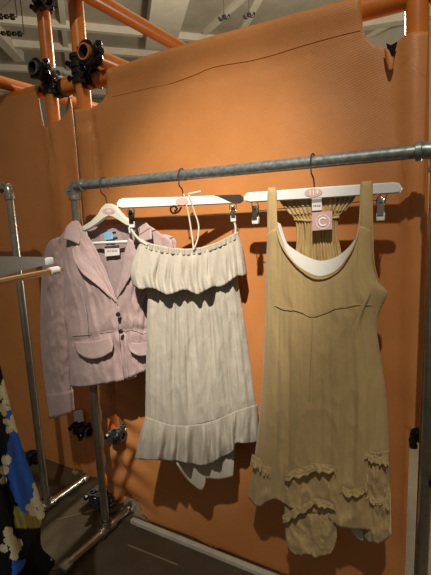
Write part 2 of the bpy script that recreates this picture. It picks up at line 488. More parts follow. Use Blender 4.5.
# left, further screen
YL = 1.47
XA = at_y(48, 60, YL + .03)[0]
tl = thing('fabric_screen', 'orange fabric screen at the left edge, raised off the floor behind the pipe post', 'screen', (XA - .5, YL + .03, 0))
outer = [(-170, 158), (-80, 124), (0, 99), (38, 91), (39, 100), (41, 112), (44, 125), (47, 128), (52, 124), (60, 121), (66, 114), (68, 102), (69, 91),
         (72, 108), (76, 150), (79, 190), (87, 280), (98, 385), (101, 430), (103, 470), (104, 500), (94, 506), (87, 489), (72, 482), (26, 463), (-60, 428), (-170, 385)]
def dleft(x, z):
    d = .008 * nz(x * 2.3, z * 2.0, 9) + .003 * nz(x * 8, z * 6, 2)
    d -= .018 * math.exp(-((x - XA - .02) / .05) ** 2)
    d += .009 * math.exp(-((x - XA - .012 + .010 * math.sin(z * 11) + (z - 1.5) * .02) / .010) ** 2)
    d += .006 * math.exp(-((z - 1.13) / .02) ** 2)
    if z < .75:
        d -= .022 * math.exp(-((x + 1.42) / .05) ** 2) * min(1, (.75 - z) * 5) + .008 * math.sin(z * 60 + x * 25) * math.exp(-((x + 1.42) / .10) ** 2) * min(1, (.75 - z) * 4)
    return d
fabric('fabric_panel', outer, [ell(80, 470, 4, 8, a=-.6)], YL, dleft, M['screen'], tl)
sseam(tl, [(44, 128), (46, 142), (51, 155), (50, 172), (56, 190), (58, 215), (64, 245), (66, 270)], YL, dleft, rad=.0022)
post(tl, XA, YL + .03, .02, 2.75)
pa = at_y(20, 96, YL + .03)
bm = bmesh.new(); open_tube(bm, (XA - 1.2, YL + .035, pa[2]), (XB + .06, YL + .035, pa[2]), RP, .005)
autosmooth(obj('top_tube', bm, [M['orange'], M['tube_in']], tl))
pb = at_y(50, 455, YL + .03)
bm = bmesh.new(); open_tube(bm, (XA - 1.2, YL + .035, pb[2]), (XA + .03, YL + .035, pb[2]), RP, .005)
autosmooth(obj('bottom_tube', bm, [M['orange'], M['tube_in']], tl))
zA = at_y(50, 73, YL)[2]
q = at_y(32, 67, 1.38)
coupler(tl, (XA, YL + .03, q[2]), (0, 0, 1), (0, 1, 0), RP + .003, M['clamp'], off=(q[0] - XA, 1.42 - YL - .03, .0))
coupler(tl, (XA, YL + .03, at_y(51, 86, YL)[2]), (0, 0, 1), (1, 0, 0), RP, M['clamp'], off=(.07, .0, -.01))
coupler(tl, (XA, YL + .03, at_y(45, 0, YL)[2]), (0, 0, 1), (1, 0, 0), RP, M['clamp'], off=(.05, -.04, .0))
p = at_y(33, 458, YL - .045); coupler(tl, p, (0, 0, 1), (1, 0, 0), .034, M['clamp'], off=(.01, -.01, .005))
p = at_y(78, 428, YL - .045); coupler(tl, p, (0, 0, 1), (1, 0, 0), .018, M['clamp'], off=(.05, 0, -.01))
pl = Plane((0, YL - .03, 1), 0)
slab('paper_tag', pl, [(73, 411), (82, 410), (84, 421), (75, 424)], -.001, .001, M['tag_white'], tl, bev=0)

# loose tubes running back from the frames
def yt(name, px, py, Y, Ya, Yb, lab, zinc=False):
    p = at_y(px, py, Y)
    bm = bmesh.new(); open_tube(bm, (p[0], Ya, p[2]), (p[0], Yb, p[2]), RP, .006)
    o = autosmooth(obj(name, bm, [M['clamp_zinc'] if zinc else M['orange'], M['tube_in']]))
    return tag(o, lab, 'tube')
yt('scaffold_tube', 83, 51, 1.26, 1.26, 2.6, 'orange tube, open end clamped to the post left of the tall screen')
yt('scaffold_tube', 178, 46, 2.0, 1.05, 3.4, 'orange tube slanting across the ceiling above the tall screen')
p = at_z(-6, 80.5, pa[2] + .0605)
bm = bmesh.new(); open_tube(bm, (p[0], 1.40, p[2]), (p[0], 3.2, p[2]), RP, .006)
tag(autosmooth(obj('scaffold_tube', bm, [M['orange'], M['tube_in']])), 'orange tube running back over the top of the left screen', 'tube')
yt('scaffold_tube', 32, 67, 1.38, 1.38, 1.60, 'short tube with a bright rim clamped left of the further post', True)

# white batten along the foot of the tall screen
a = at_z(146, 524, .012); b = at_z(300, 585, .012)
bm = bmesh.new(); add_box(bm, ((a[0] + b[0]) / 2 + .2, YS - .035, .010), (b[0] - a[0] + .55, .022, .020), None, .002)
tag(obj('floor_batten', bm, M['batten'], None, False), 'pale narrow batten on the floor along the foot of the tall screen', 'batten')
# pale joints in the concrete
bm = bmesh.new()
for (q, r_, w) in (((128, 545), (178, 565), .006), ((40, 572), (66, 566), .005), ((56, 520), (110, 506), .004)):
    A = Vector(at_z(*q, 0)); B = Vector(at_z(*r_, 0)); d = B - A
    add_box(bm, ((A + B) / 2 + Vector((0, 0, .0004))), (d.length, w, .0012), Matrix.Rotation(math.atan2(d.y, d.x), 3, 'Z'))
struct('trim_13', bm, M['floor_line'])

# ------------------------------------------------------------------ pipe clothes racks
RR = .0165
def elbow(parent, c, d1, d2, r, m, name='elbow_fitting'):
    """threaded malleable elbow: two collars and a bend"""
    c = Vector(c); d1 = Vector(d1); d2 = Vector(d2); bm = bmesh.new()
    k = r * 1.9
    pts = spline([c + d1 * k * 1.5, c + d1 * k * .8, c + (d1 + d2) * k * .18, c + d2 * k * .8, c + d2 * k * 1.5], 16)
    add_tube(bm, pts, r * 1.22, 18)
    for d in (d1, d2):
        add_tube(bm, [c + d * k * 1.15, c + d * k * 1.2, c + d * k * 1.6, c + d * k * 1.65], r, 18, rad=[r * 1.25, r * 1.42, r * 1.42, r * 1.25])
    return autosmooth(obj(name, bm, m, parent), 50)
def tee(parent, c, ax, up, r, m, name='tee_fitting'):
    c = Vector(c); ax = Vector(ax); up = Vector(up); bm = bmesh.new()
    add_tube(bm, [c - ax * r * 2.2, c + ax * r * 2.2], r * 1.28, 18)
    for s in (-1, 1): add_tube(bm, [c + ax * s * r * 1.7, c + ax * s * r * 2.4], r * 1.45, 18)
    add_tube(bm, [c, c + up * r * 2.6], r * 1.28, 18); add_tube(bm, [c + up * r * 1.9, c + up * r * 2.6], r * 1.45, 18)
    return autosmooth(obj(name, bm, m, parent), 50)
def foot(parent, x, y0, y1, m):
    z = RR * 1.5
    tube('foot', [(x, y0, z), (x, y1, z)], RR, m, parent, 18)
    for y, s in ((y0, -1), (y1, 1)):
        bm = bmesh.new()
        add_tube(bm, [(x, y - s * .012, z), (x, y + s * .02, z), (x, y + s * .026, z)], RR, 18, rad=[RR * 1.45, RR * 1.45, RR * 1.1])
        autosmooth(obj('end_cap', bm, m, parent), 50)

YR, ZR = 1.181, 1.484
XP1, XP2 = -1.275, -.046
rk = thing('clothes_rack', 'grey pipe clothes rack carrying the jacket and both dresses', 'clothes rack', ((XP1 + XP2) / 2, YR, 0))
tube('rail', [(XP1, YR, ZR), (XP2, YR, ZR)], RR * 1.03, M['galv'], rk, 20)
tube('post', [(XP1, YR, RR * 1.5), (XP1, YR, ZR)], RR, M['steel'], rk, 20)
tube('post', [(XP2, YR, RR * 1.5), (XP2, YR, ZR)], RR * 1.1, M['steel'], rk, 20)
elbow(rk, (XP1, YR, ZR), (1, 0, 0), (0, 0, -1), RR, M['galv'])
elbow(rk, (XP2, YR, ZR), (-1, 0, 0), (0, 0, -1), RR, M['galv'])
tee(rk, (XP1, YR, RR * 1.5), (0, 1, 0), (0, 0, 1), RR, M['steel'])
tee(rk, (XP2, YR, RR * 1.5), (0, 1, 0), (0, 0, 1), RR, M['steel'])
foot(rk, XP1, .96, 1.330, M['steel'])
foot(rk, XP2, .96, 1.262, M['steel'])
c = Vector((XP1, YR, ZR)); bm = bmesh.new()   # set screw left of the elbow
add_tube(bm, [c + Vector((-.015, 0, -.012)), c + Vector((-.040, -.004, -.016))], .006, 10)
add_tube(bm, [c + Vector((-.034, -.003, -.030)), c + Vector((-.038, -.003, .0))], .007, 8)
autosmooth(obj('set_screw', bm, M['galv'], rk))
p = at_x(430, 480, XP2 + .012); bm = bmesh.new()
bmesh.ops.create_uvsphere(bm, u_segments=14, v_segments=10, radius=.016, matrix=Matrix.Translation(Vector((XP2 + .026, YR - .012, p[2]))))
obj('clamp_knob', bm, M['clip_black'], rk)

XQ = -1.645
rk2 = thing('clothes_rack', 'dark pipe clothes rack at the left edge, its post before the left screen', 'clothes rack', (XQ - .5, 1.17, 0))
ZQ = at_y(10, 187, 1.17)[2]
tube('rail', [(XQ - 1.1, 1.17, ZQ), (XQ, 1.17, ZQ)], RR, M['steel'], rk2, 20)
tube('post', [(XQ, 1.17, RR * 1.5), (XQ, 1.17, ZQ)], RR, M['steel'], rk2, 20)
tube('post', [(XQ - 1.1, 1.17, RR * 1.5), (XQ - 1.1, 1.17, ZQ)], RR, M['steel'], rk2, 20)
elbow(rk2, (XQ, 1.17, ZQ), (-1, 0, 0), (0, 0, -1), RR, M['steel'])
elbow(rk2, (XQ - 1.1, 1.17, ZQ), (1, 0, 0), (0, 0, -1), RR, M['steel'])
tee(rk2, (XQ, 1.17, RR * 1.5), (0, 1, 0), (0, 0, 1), RR, M['steel'])
tee(rk2, (XQ - 1.1, 1.17, RR * 1.5), (0, 1, 0), (0, 0, 1), RR, M['steel'])
foot(rk2, XQ, 1.0, 1.40, M['steel'])
foot(rk2, XQ - 1.1, 1.0, 1.40, M['steel'])

# ------------------------------------------------------------------ hangers
def hook_pts(top, base, yaw=0.0):
    """wire hook: over the rail (rail runs along X), then down a stem to the hanger's middle"""
    tx, ty, tz = top; bx, by, bz = base; r = RR + .006
    pts = []
    for k in range(11):
        a = math.radians(-40 + k * 25)
        pts.append((tx, ty + r * math.cos(a), tz + r * math.sin(a)))
    # descend from the room side of the rail to the stem
    pts += [(tx + (bx - tx) * .35, ty + (by - ty) * .35 - r * .9, tz - .030), (tx + (bx - tx) * .7, by - .004, tz + (bz - tz) * .62), (bx, by, bz)]
    return pts
def clip(parent, pl, x, y, d, m, w=.016, ht=.045, rub=True, top=None):
    """spring clip: wire loop from the hanger, two pinched plates, rubber jaw"""
    p = Vector(pl.at(x, y, d)); rot = Matrix.Rotation(pl.yaw, 3, 'Z'); n = Vector(pl.n); e = Vector(pl.e)
    bm = bmesh.new()
    for s in (-1, 1):
        r2 = rot @ Matrix.Rotation(s * .16, 3, 'X')
        add_box(bm, p - n * s * .006, (w, .003, ht), r2, .001)
        add_box(bm, p - n * s * .009 + Vector((0, 0, ht * .42)), (w * .7, .003, ht * .3), r2, .001)
    add_tube(bm, [p - e * w * .6 + Vector((0, 0, .004)), p + e * w * .6 + Vector((0, 0, .004))], .005, 10)
    o = autosmooth(obj('clip', bm, m, parent))
    bm = bmesh.new(); add_box(bm, p + Vector((0, 0, -ht * .58)), (w * 1.25, .014, .020), rot, .002)
    autosmooth(obj('clip_jaw', bm, M['white_rubber'], o, label='white rubber jaw'))
    if top is not None:
        q = Vector(top); bm = bmesh.new()
        add_tube(bm, spline([q - e * .006, p - e * .011 + Vector((0, 0, .02)), p - e * .008], 8), .0013, 6)
        add_tube(bm, spline([q + e * .006, p + e * .011 + Vector((0, 0, .02)), p + e * .008], 8), .0013, 6)
        obj('clip_wire', bm, M['wire'], o)
    return o
def disc(parent, pl, cx, cy, rx, ry, d, txt, size, roll=0.05, a=-.06):
    o = slab('size_disc', pl, ell(cx, cy, rx, ry, 28, a), d, d + .0012, M['disc'], parent, bev=0, label='oval pink size disc')
    if txt: text_mesh('size_number', txt, pl, cx, cy + .1, d + .0016, size, M['print_white'], o, roll)

def on_rail(x):       # point of the rail seen at column x
    y = 187 - .104 * (x - 75); return at_y(x, y, YR)

# khaki dress's hanger
h3 = on_rail(313)
PL3 = Plane((h3[0], YR - .004, 0), 0.0)
p = PL3.at(313, 192, 0)
hg = thing('clothes_hanger', 'white clip hanger numbered 114 carrying the khaki tank dress', 'clothes hanger', (p[0], p[1], p[2] - .02), 'white clip hangers')
slab('bar', PL3, [(243.5, 196), (247, 192.5), (313, 187.5), (394, 182), (399, 183), (402, 188), (400, 192.5), (394, 193.5), (313, 199), (250, 202.5), (244, 201)], -.007, .007, M['white_wood'], hg, bev=.003)
tube('hook', hook_pts((h3[0], YR, h3[2]), PL3.at(314.5, 189, 0)), .0022, M['wire'], hg, 8, 40)
disc(hg, PL3, 313.5, 192.6, 9, 4.3, .0072, '114', .019, .055)
tube('wire_bar', [PL3.at(254, 211, .006), PL3.at(381, 200, .006)], .0013, M['wire'], hg, 8)
clip(hg, PL3, 255.5, 213, .004, M['chrome'], top=PL3.at(254, 201, 0), ht=.038)
clip(hg, PL3, 381, 207, .004, M['chrome'], top=PL3.at(385, 193, 0), ht=.042)

# greige dress's hanger, turned towards the room
h2 = on_rail(182)
PL2 = Plane((h2[0], YR - .004, 0), math.radians(27))
p = PL2.at(182, 200, 0)
hg2 = thing('clothes_hanger', 'white clip hanger carrying the greige ruffled dress by its clips', 'clothes hanger', (p[0], p[1], p[2] - .02), 'white clip hangers')
slab('bar', PL2, [(117, 207), (116.5, 203), (119, 199.5), (123, 198), (182, 196.8), (236, 194.5), (240, 194.5), (243, 197), (243.5, 201), (240, 203.5), (182, 206), (122, 208.5)], -.006, .006, M['white_wood'], hg2, bev=.003)
tube('hook', hook_pts((h2[0], YR, h2[2]), PL2.at(183.5, 198, 0)), .0022, M['wire'], hg2, 8, 40)
disc(hg2, PL2, 182, 201.4, 6.5, 3.8, .0064, '', .012)
tube('wire_bar', [PL2.at(131, 218, .006), PL2.at(234, 214.5, .006)], .0012, M['wire'], hg2, 8)
clip(hg2, PL2, 131.5, 217, .006, M['clip_black'], top=PL2.at(131, 207, 0), w=.015, ht=.042)
clip(hg2, PL2, 233, 212, .004, M['chrome'], top=PL2.at(233, 203, 0), w=.014, ht=.036)

# jacket's hanger
h1 = on_rail(104)
PL1 = Plane((h1[0], YR + .004, 0), 0.0)
p = PL1.at(107, 212, 0)
hg1 = thing('clothes_hanger', 'cream shaped wooden hanger inside the dusty pink jacket', 'clothes hanger', (p[0], p[1], p[2] - .02))
slab('bar', PL1, [(81.5, 230), (81.8, 226.5), (90, 221.5), (97, 214.5), (101, 207.5), (105, 203.8), (109, 203.6), (114, 205.5), (118.5, 211), (124, 217), (131, 222), (134, 224.5), (132, 227),
                  (126, 225.5), (119, 221), (112, 217), (108.5, 216.2), (104, 218.5), (97, 224), (90, 228.5), (83, 231.5)], -.008, .008, M['cream_wood'], hg1, bev=.003)
tube('hook', hook_pts((h1[0], YR, h1[2]), PL1.at(107, 204.5, 0)), .0022, M['wire'], hg1, 8, 40)
disc(hg1, PL1, 108.6, 211, 6.2, 3.0, .0082, '116', .014, .0, .04)
tube('trouser_bar', [PL1.at(88, 243.5, -.004), PL1.at(131, 241.5, -.004)], .0055, M['white_wood'], hg1, 10)
tube('bar_support', [PL1.at(88, 243.5, -.004), PL1.at(86, 229, 0)], .0035, M['cream_wood'], hg1, 8)
tube('bar_support', [PL1.at(131, 241.5, -.004), PL1.at(129, 226, 0)], .0035, M['cream_wood'], hg1, 8)

# ------------------------------------------------------------------ dusty pink jacket
p = PL1.at(105, 386, 0)
jk = thing('jacket', 'dusty pink cotton blazer with flap pockets and dark buttons, hung at left', 'jacket', p)
def wr(u, v, a, s=6, seed=0): return a * (nz(u * s, v * s, seed) + .5 * nz(u * s * 2.3, v * s * 2.3, seed + 5)) + .9 * a * crease(u, v, seed + 1, s * .9)
# back, seen inside the neck
sheet('back', PL1, [(80, 229), (95, 227), (108, 225.5), (124, 224.5), (138, 226)], [(72, 380), (110, 378), (150, 366)],
      [(80, 229), (66, 300), (72, 380)], [(138, 226), (152, 300), (150, 366)],
      lambda u, v: -.030 * arch(u) - .006 + wr(u, v, .004), M['jacket_in'], jk, 30, 40)
# left front (viewer's left)
sheet('front_panel', PL1, [(56, 243), (64, 232), (74, 223), (80, 225)], [(70, 386.5), (84, 387), (100, 384.5), (124, 380)],
      [(56, 243), (58, 270), (63, 310), (67, 345), (70, 386.5)], [(80, 225), (90, 247), (104, 275), (117, 305), (119, 335), (124, 380)],
      lambda u, v: .004 + .046 * max(0, math.sin(min(1, u * 1.02) * PI * .62)) ** .7 * (.55 + .45 * min(1, v * 2.5)) + wr(u, v, .007, 5, 1) * min(1, v * 3)
      - .006 * math.exp(-((v - .70) / .018) ** 2) + .010 * max(0, v - .7) * math.sin(u * 9),
      M['jacket'], jk, 44, 70)
# right front
sheet('front_panel', PL1, [(136, 224), (146, 224), (160, 233), (168, 242)], [(121, 381), (132, 376.5), (142, 372), (154, 369)],
      [(136, 224), (131, 250), (122, 285), (117, 312), (118.5, 340), (121, 381)], [(168, 242), (158, 275), (152, 310), (150, 345), (154, 369)],
      lambda u, v: .004 + .046 * max(0, math.sin(min(1, (1 - u) * 1.02) * PI * .62)) ** .7 * (.55 + .45 * min(1, v * 2.5)) + wr(u, v, .007, 5, 2) * min(1, v * 3)
      - .006 * math.exp(-((v - .70) / .018) ** 2) - .004,
      M['jacket'], jk, 40, 60)
# sleeves
def slv(u, v): return .034 * arch(u) * (1 - .25 * v) + wr(u, v * 3, .006, 4, 3) * arch(u)
sheet('sleeve', PL1, [(46, 248), (50, 241), (56, 238), (62, 236)], [(49.5, 418.5), (60, 416), (73, 411.5)],
      [(46, 248), (42, 275), (40.5, 330), (43, 370), (49.5, 418.5)], [(62, 236), (66, 262), (66, 300), (69, 345), (71, 385), (73, 411.5)],
      lambda u, v: slv(u, v) + .004, M['jacket'], jk, 26, 80, back=lambda u, v: .026 * arch(u))
sheet('cuff', PL1, [(46.5, 394), (58, 393), (72, 390)], [(49.5, 419), (60, 416.5), (73.5, 412)], [(46.5, 394), (49.5, 419)], [(72, 390), (73.5, 412)],
      lambda u, v: .032 * arch(u) + .006, M['jacket'], jk, 20, 8, back=lambda u, v: .030 * arch(u))
sheet('sleeve', PL1, [(160, 234), (166, 236), (171, 240), (174, 246)], [(152, 400), (160, 402), (170, 400)],
      [(160, 234), (157, 262), (154, 320), (152, 400)], [(174, 246), (177, 275), (174, 330), (170, 400)],
      lambda u, v: slv(u, v) * .6, M['jacket'], jk, 22, 50, back=lambda u, v: .026 * arch(u))
# collar and lapels
def lap(o_, i_, k=.012): return lambda u, v: .030 + .020 * v ** .6 + k * (1 - u) - .008 * u
sheet('collar', PL1, [(72, 221.5), (78, 221), (83, 228)], [(63, 239.5), (70, 240.5), (79, 244.5)], [(72, 221.5), (66, 228), (63, 239.5)], [(83, 228), (81.5, 236), (79, 244.5)],
      lambda u, v: .020 + .026 * v + .012 * (1 - u), M['jacket'], jk, 12, 14, thick=.004)
sheet('lapel', PL1, [(72, 249), (78, 244), (84, 231)], [(115, 301.5), (117, 303), (118.5, 306)],
      [(72, 249), (74, 259), (82, 273), (98, 286), (115, 301.5)], [(84, 231), (94, 245), (103, 265), (111, 284), (118.5, 306)],
      lambda u, v: .044 + .022 * min(1, v * 4) * (1 - v ** 4) * (1 - u) ** 1.5 + .006 * (1 - u) - .020 * u * (1 - v) + wr(u, v, .003, 4, 6), M['jacket'], jk, 20, 36, thick=.004)
sheet('collar', PL1, [(131, 225), (138, 222.5), (146, 222)], [(134, 243), (142, 242), (152, 239)], [(131, 225), (132, 234), (134, 243)], [(146, 222), (151, 229), (152, 239)],
      lambda u, v: .018 + .022 * v + .008 * u, M['jacket'], jk, 12, 14, thick=.004)
sheet('lapel', PL1, [(129, 238), (136, 243), (143, 246)], [(115.5, 296), (116.5, 297), (117, 299)],
      [(129, 238), (125, 252), (123, 270), (115.5, 296)], [(143, 246), (138, 262), (130, 277), (117, 299)],
      lambda u, v: .040 + .024 * min(1, v * 4) * (1 - v ** 4) * u ** 1.5 - .020 * (1 - u) * (1 - v) + wr(u, v, .003, 4, 7), M['jacket'], jk, 16, 30, thick=.004)
# pocket flaps
sheet('pocket_flap', PL1, [(74, 341.5), (92, 341), (111, 337)], [(78, 353), (88, 358.5), (100, 358), (112, 351.5)], [(74, 341.5), (75, 347), (78, 353)], [(111, 337), (113, 345), (112, 351.5)],
      lambda u, v: .046 + .012 * v + .014 * math.sin(u * PI * .6), M['jacket'], jk, 20, 10, thick=.004)
sheet('pocket_flap', PL1, [(127, 341), (138, 343), (150, 341)], [(131, 352), (140, 356), (152, 354)], [(127, 341), (128, 347), (131, 352)], [(150, 341), (152, 354)],
      lambda u, v: .050 + .012 * v - .006 * u, M['jacket'], jk, 16, 10, thick=.004)
# waist seam band
for side in (0, 1):
    if side == 0:
        pts = [PL1.at(x, y, d) for x, y, d in ((68, 337, .014), (78, 335.5, .038), (95, 334, .050), (110, 331.5, .049), (118, 330.5, .046))]
    else:
        pts = [PL1.at(x, y, d) for x, y, d in ((119, 331, .044), (128, 330, .047), (140, 330, .044), (150, 330, .024))]
    tube('waist_seam', pts, .0010, M['jacket'], jk, 6, 24)
pts = [PL1.at(x, y, d) for x, y, d in ((74, 262, .034), (80, 285, .044), (86, 310, .052), (88, 334, .056))]
tube('princess_seam', pts, .0014, M['jacket'], jk, 6, 24)
for (bx, by) in ((118, 314.5), (120.5, 331.5)):
    c = Vector(PL1.at(bx, by, .068)); bm = bmesh.new()
    bmesh.ops.create_cone(bm, cap_ends=True, segments=20, radius1=.0088, radius2=.0075, depth=.007, matrix=Matrix.Translation(c) @ Matrix.Rotation(PI / 2, 4, 'X'))
    autosmooth(obj('button', bm, M['button'], jk))
slab('size_label', PL1, [(104, 232.5), (112.5, 231.5), (113, 239), (104.5, 240)], -.016, -.0145, M['tag_blue'], jk, bev=0, label='small blue size label')
slab('size_label', PL1, [(112, 232), (115.5, 231.5), (116, 233.5), (112.8, 234)], -.016, -.0145, M['button'], jk, bev=0, label='small black tab')
o = slab('brand_label', PL1, [(104.5, 246.5), (119, 245), (119.5, 255), (105, 256.5)], -.018, -.0165, M['tag_white'], jk, bev=0, label='white woven neck label')
for k, (xa, xb) in enumerate(((107, 109), (109.7, 111), (111.8, 114), (114.7, 117))):
    slab('lettering', PL1, [(xa, 250.0 - .1 * k), (xb, 249.9 - .1 * k), (xb, 252.1 - .1 * k), (xa, 252.2 - .1 * k)], -.0164, -.016, M['print_rose'], o, bev=0)
# curl of pale facing at the hem
sheet('hem_facing', PL1, [(124.5, 378), (131, 374), (137, 374.5)], [(125, 380), (131, 379), (136, 376.5)], [(124.5, 378), (125, 380)], [(137, 374.5), (136, 376.5)],
      lambda u, v: .038, M['tag_white'], jk, 8, 4, label='pale turned-up hem facing')

# ------------------------------------------------------------------ greige strapless dress
p = PL2.at(195, 470, 0)
d2 = thing('dress', 'greige strapless dress with ruffled top and flounced hem, middle garment', 'dress', p)
sheet('skirt', PL2, [(142, 244), (160, 248), (190, 251), (215, 247), (236, 236)], [(145.5, 421), (176, 428), (205, 424), (256, 408)],
      [(142, 244), (147.5, 285), (147, 330), (146, 380), (145.5, 421)], [(236, 236), (237, 275), (244, 320), (251, 370), (256, 408)],
      lambda u, v: (.022 + .018 * v) * arch(u, .5) + (.006 + .006 * v) * (math.sin(u * 36 + 4 * nz(u * 3, v * 2, 1)) * .5 + 1.1 * nz(u * 13, v * 1.6, 4) + .6 * nz(u * 34, v * 2, 7)) * arch(u, .4) + .003 * crease(u, v, 1),
      M['greige'], d2, 110, 60, back=lambda u, v: (.018 + .022 * v) * arch(u, .5))
def ruf(u, v): return (.034 + .030 * v ** .8) * arch(u, .4) + (.001 + .015 * v) * (.8 * math.sin(u * 48 + 6 * nz(u * 4, 1, 2)) + 1.2 * nz(u * 19, v * 1.5, 8) + .6 * nz(u * 50, v * 2, 5)) * arch(u, .3) + .004 * v + .003 * nz(u * 70, v, 6) * (1 - v) * arch(u, .3)
sheet('ruffle', PL2, [(141, 241), (150, 246.5), (170, 250.5), (190, 251), (213, 246), (238, 234)], [(133, 285), (150, 289.5), (168, 293), (186, 291), (200, 292.5), (222, 284.5), (246, 274)],
      [(141, 241), (134.5, 256), (130.5, 272), (133, 286)], [(238, 234), (243, 250), (247, 274)], ruf, M['greige'], d2, 110, 24,
      back=lambda u, v: (.020 + .012 * v) * arch(u, .5), pxfun=lambda u, v: (0, v * (1.6 * math.sin(u * 26) + 1.2 * nz(u * 9, 0, 3))))
sheet('elastic_band', PL2, [(141, 238.5), (150, 243.5), (170, 247.5), (190, 249), (213, 244), (238, 231.5)], [(141, 244), (150, 250), (170, 254), (190, 255), (213, 250), (239, 238)],
      [(141, 238.5), (141, 244)], [(238, 231.5), (239, 238)],
      lambda u, v: .040 * arch(u, .4) + .003 * math.sin(u * 120), M['greige'], d2, 110, 6, back=lambda u, v: .022 * arch(u, .5))
def flo(u, v): return (.056 + .018 * v) * arch(u, .4) + (.005 + .026 * v) * (math.sin(u * 52 + 5 * nz(u * 4, 2, 2)) * .6 + 1.1 * nz(u * 15, v * 1.2, 11) + .5 * nz(u * 40, v * 2, 3)) * arch(u, .3) + .004 + .005 * nz(u * 60, v * 1.5, 9) * (1 - v) * arch(u, .3)
sheet('flounce', PL2, [(145.5, 416), (158, 421), (176, 425.5), (200, 424), (218, 419), (236, 411), (257, 404.5)],
      [(135, 459), (154, 460), (176, 461), (190, 463.5), (206, 465), (220, 458), (232, 452), (236, 443), (248, 443.5), (259, 441)],
      [(145.5, 416), (141, 432), (135, 459)], [(257, 405), (258, 420), (259, 441)], flo, M['greige'], d2, 110, 26,
      back=lambda u, v: (.036 + .014 * v) * arch(u, .5))
sheet('hem_underlayer', PL2, [(165, 440), (200, 445), (236, 436)], [(176, 463), (186, 478), (200, 490), (205, 484), (206, 479), (220, 479), (233, 476)],
      [(165, 440), (176, 463)], [(236, 436), (233, 476)],
      lambda u, v: .048 + .012 * math.sin(u * 15) * v - .012 * arch(u) - .02 * (1 - v), M['greige'], d2, 50, 24)
# tacking strips up to the clips and the halter tie over the hanger
tube('hanging_loop', [PL2.at(131, 229, .006), PL2.at(135, 235, .010), PL2.at(141, 241, .014), PL2.at(148, 245, .026)], .0042, M['greige_cord'], d2, 8, 12)
tube('hanging_loop', [PL2.at(234, 221, .004), PL2.at(235.5, 227, .006), PL2.at(235, 234, .010), PL2.at(232, 238, .018)], .0036, M['greige_cord'], d2, 8, 12)
tube('halter_tie', [PL2.at(187, 207, -.009), PL2.at(184, 196, -.009), PL2.at(183.5, 194.3, 0), PL2.at(184.5, 197, .0092), PL2.at(188.5, 214, .012), PL2.at(192, 236, .03), PL2.at(193.5, 249, .048)], .0026, M['greige_cord'], d2, 8, 50)
tube('halter_tie', [PL2.at(194, 206, -.009), PL2.at(190, 196, -.009), PL2.at(188.5, 194.2, 0), PL2.at(190, 198, .0092), PL2.at(194.5, 212, .012), PL2.at(198.5, 225, .02), PL2.at(198, 237, .034), PL2.at(195.5, 245, .047), PL2.at(193.5, 250, .049)], .0026, M['greige_cord'], d2, 8, 60)
tube('tie_end', [PL2.at(188, 194.5, .004), PL2.at(194, 193, .006), PL2.at(201, 191.6, .006)], .004, M['greige_cord'], d2, 8, 14)
tube('elastic_loop', [PL2.at(181.5, 207, .004), PL2.at(178, 212, .008), PL2.at(172.5, 213, .010), PL2.at(170.5, 208.5, .008), PL2.at(174, 206, .010), PL2.at(177, 209, .012), PL2.at(174.5, 211.5, .012)], .0032, M['cord_brown'], d2, 8, 50, label='dark brown coiled loop')

# ------------------------------------------------------------------ khaki tank dress
p = PL3.at(320, 556, 0)
d3 = thing('dress', 'long khaki tan tank dress with scoop neck and frilled uneven hem', 'dress', p)
def bod(u, v):
    a = arch(u, .5)
    return .012 + (.030 + .022 * v) * a + (.002 + .013 * v) * (.6 * math.sin(u * 24 + 3 * nz(u * 2, v * 1.5, 5)) + nz(u * 9, v * 1.6, 14) + .5 * nz(u * 26, v * 2.5, 3)) * a + .004 * crease(u, v, 9, 5, .4) * (.3 + max(0, v - .2)) * a + .012 * max(0, v - .78) / .22 * crease(u, v, 12, 9) * a + .010 * max(0, v - .3) * math.sin(u * 40 + 5 * nz(u * 3, v, 2)) * a
sheet('front', PL3, [(267.5, 233), (277, 229), (281, 244), (289, 257), (300, 268), (318, 276.5), (336, 271), (349, 255), (356, 240), (359, 226), (372.5, 231)],
      [(248.5, 498), (258, 507), (268, 501), (277, 499), (289, 507), (306, 512), (322, 514), (338, 526), (352, 529), (366, 530), (390, 537)],
      [(267.5, 233), (266.5, 270), (265.5, 320), (262.5, 380), (257, 440), (248.5, 498)],
      [(372.5, 231), (373.5, 262), (379, 282), (387, 293), (381, 308), (376.5, 325), (379, 350), (386, 400), (389, 470), (390, 537)],
      bod, M['khaki'], d3, 110, 110, back=lambda u, v: (.016 + .022 * v) * arch(u, .5) + .01 * (u * (1 - u)))
# straps, over the bar and down the back
def strap(xs, m, n=24):
    G = xs; bm = bmesh.new(); prev = None
    for (xa, ya, xb, yb, d) in G:
        a = bm.verts.new(Vector(PL3.at(xa, ya, d))); b = bm.verts.new(Vector(PL3.at(xb, yb, d)))
        if prev: bm.faces.new((prev[0], a, b, prev[1]))
        prev = (a, b)
    o = obj('strap', bm, m, d3); sub = o.modifiers.new('smooth', 'SUBSURF'); sub.levels = 2; sub.render_levels = 2
    solid(o, .003); return o
strap([(269, 214, 277, 213, -.018), (268.5, 196, 276.5, 195, -.012), (268, 189.5, 275.5, 189, -.010), (268, 187.6, 275.5, 187.1, 0), (268, 189, 275.5, 188.5, .010), (267.5, 196, 275.8, 195.5, .012),
       (267.3, 215, 276.3, 214, .016), (267.4, 232, 277.5, 229, .017), (267.8, 240, 281, 242, .008)], M['khaki'])
strap([(361, 205, 370, 206, -.018), (361, 192, 371, 191, -.012), (361, 183.5, 371.5, 182.8, -.010), (361, 181.6, 371.5, 180.8, 0), (361, 183, 371.8, 182.3, .010), (360.5, 190, 371.8, 189.5, .012),
       (360, 210, 372, 212, .016), (358.8, 227, 372.6, 231, .018), (356, 238, 372.4, 240, .008)], M['khaki'])
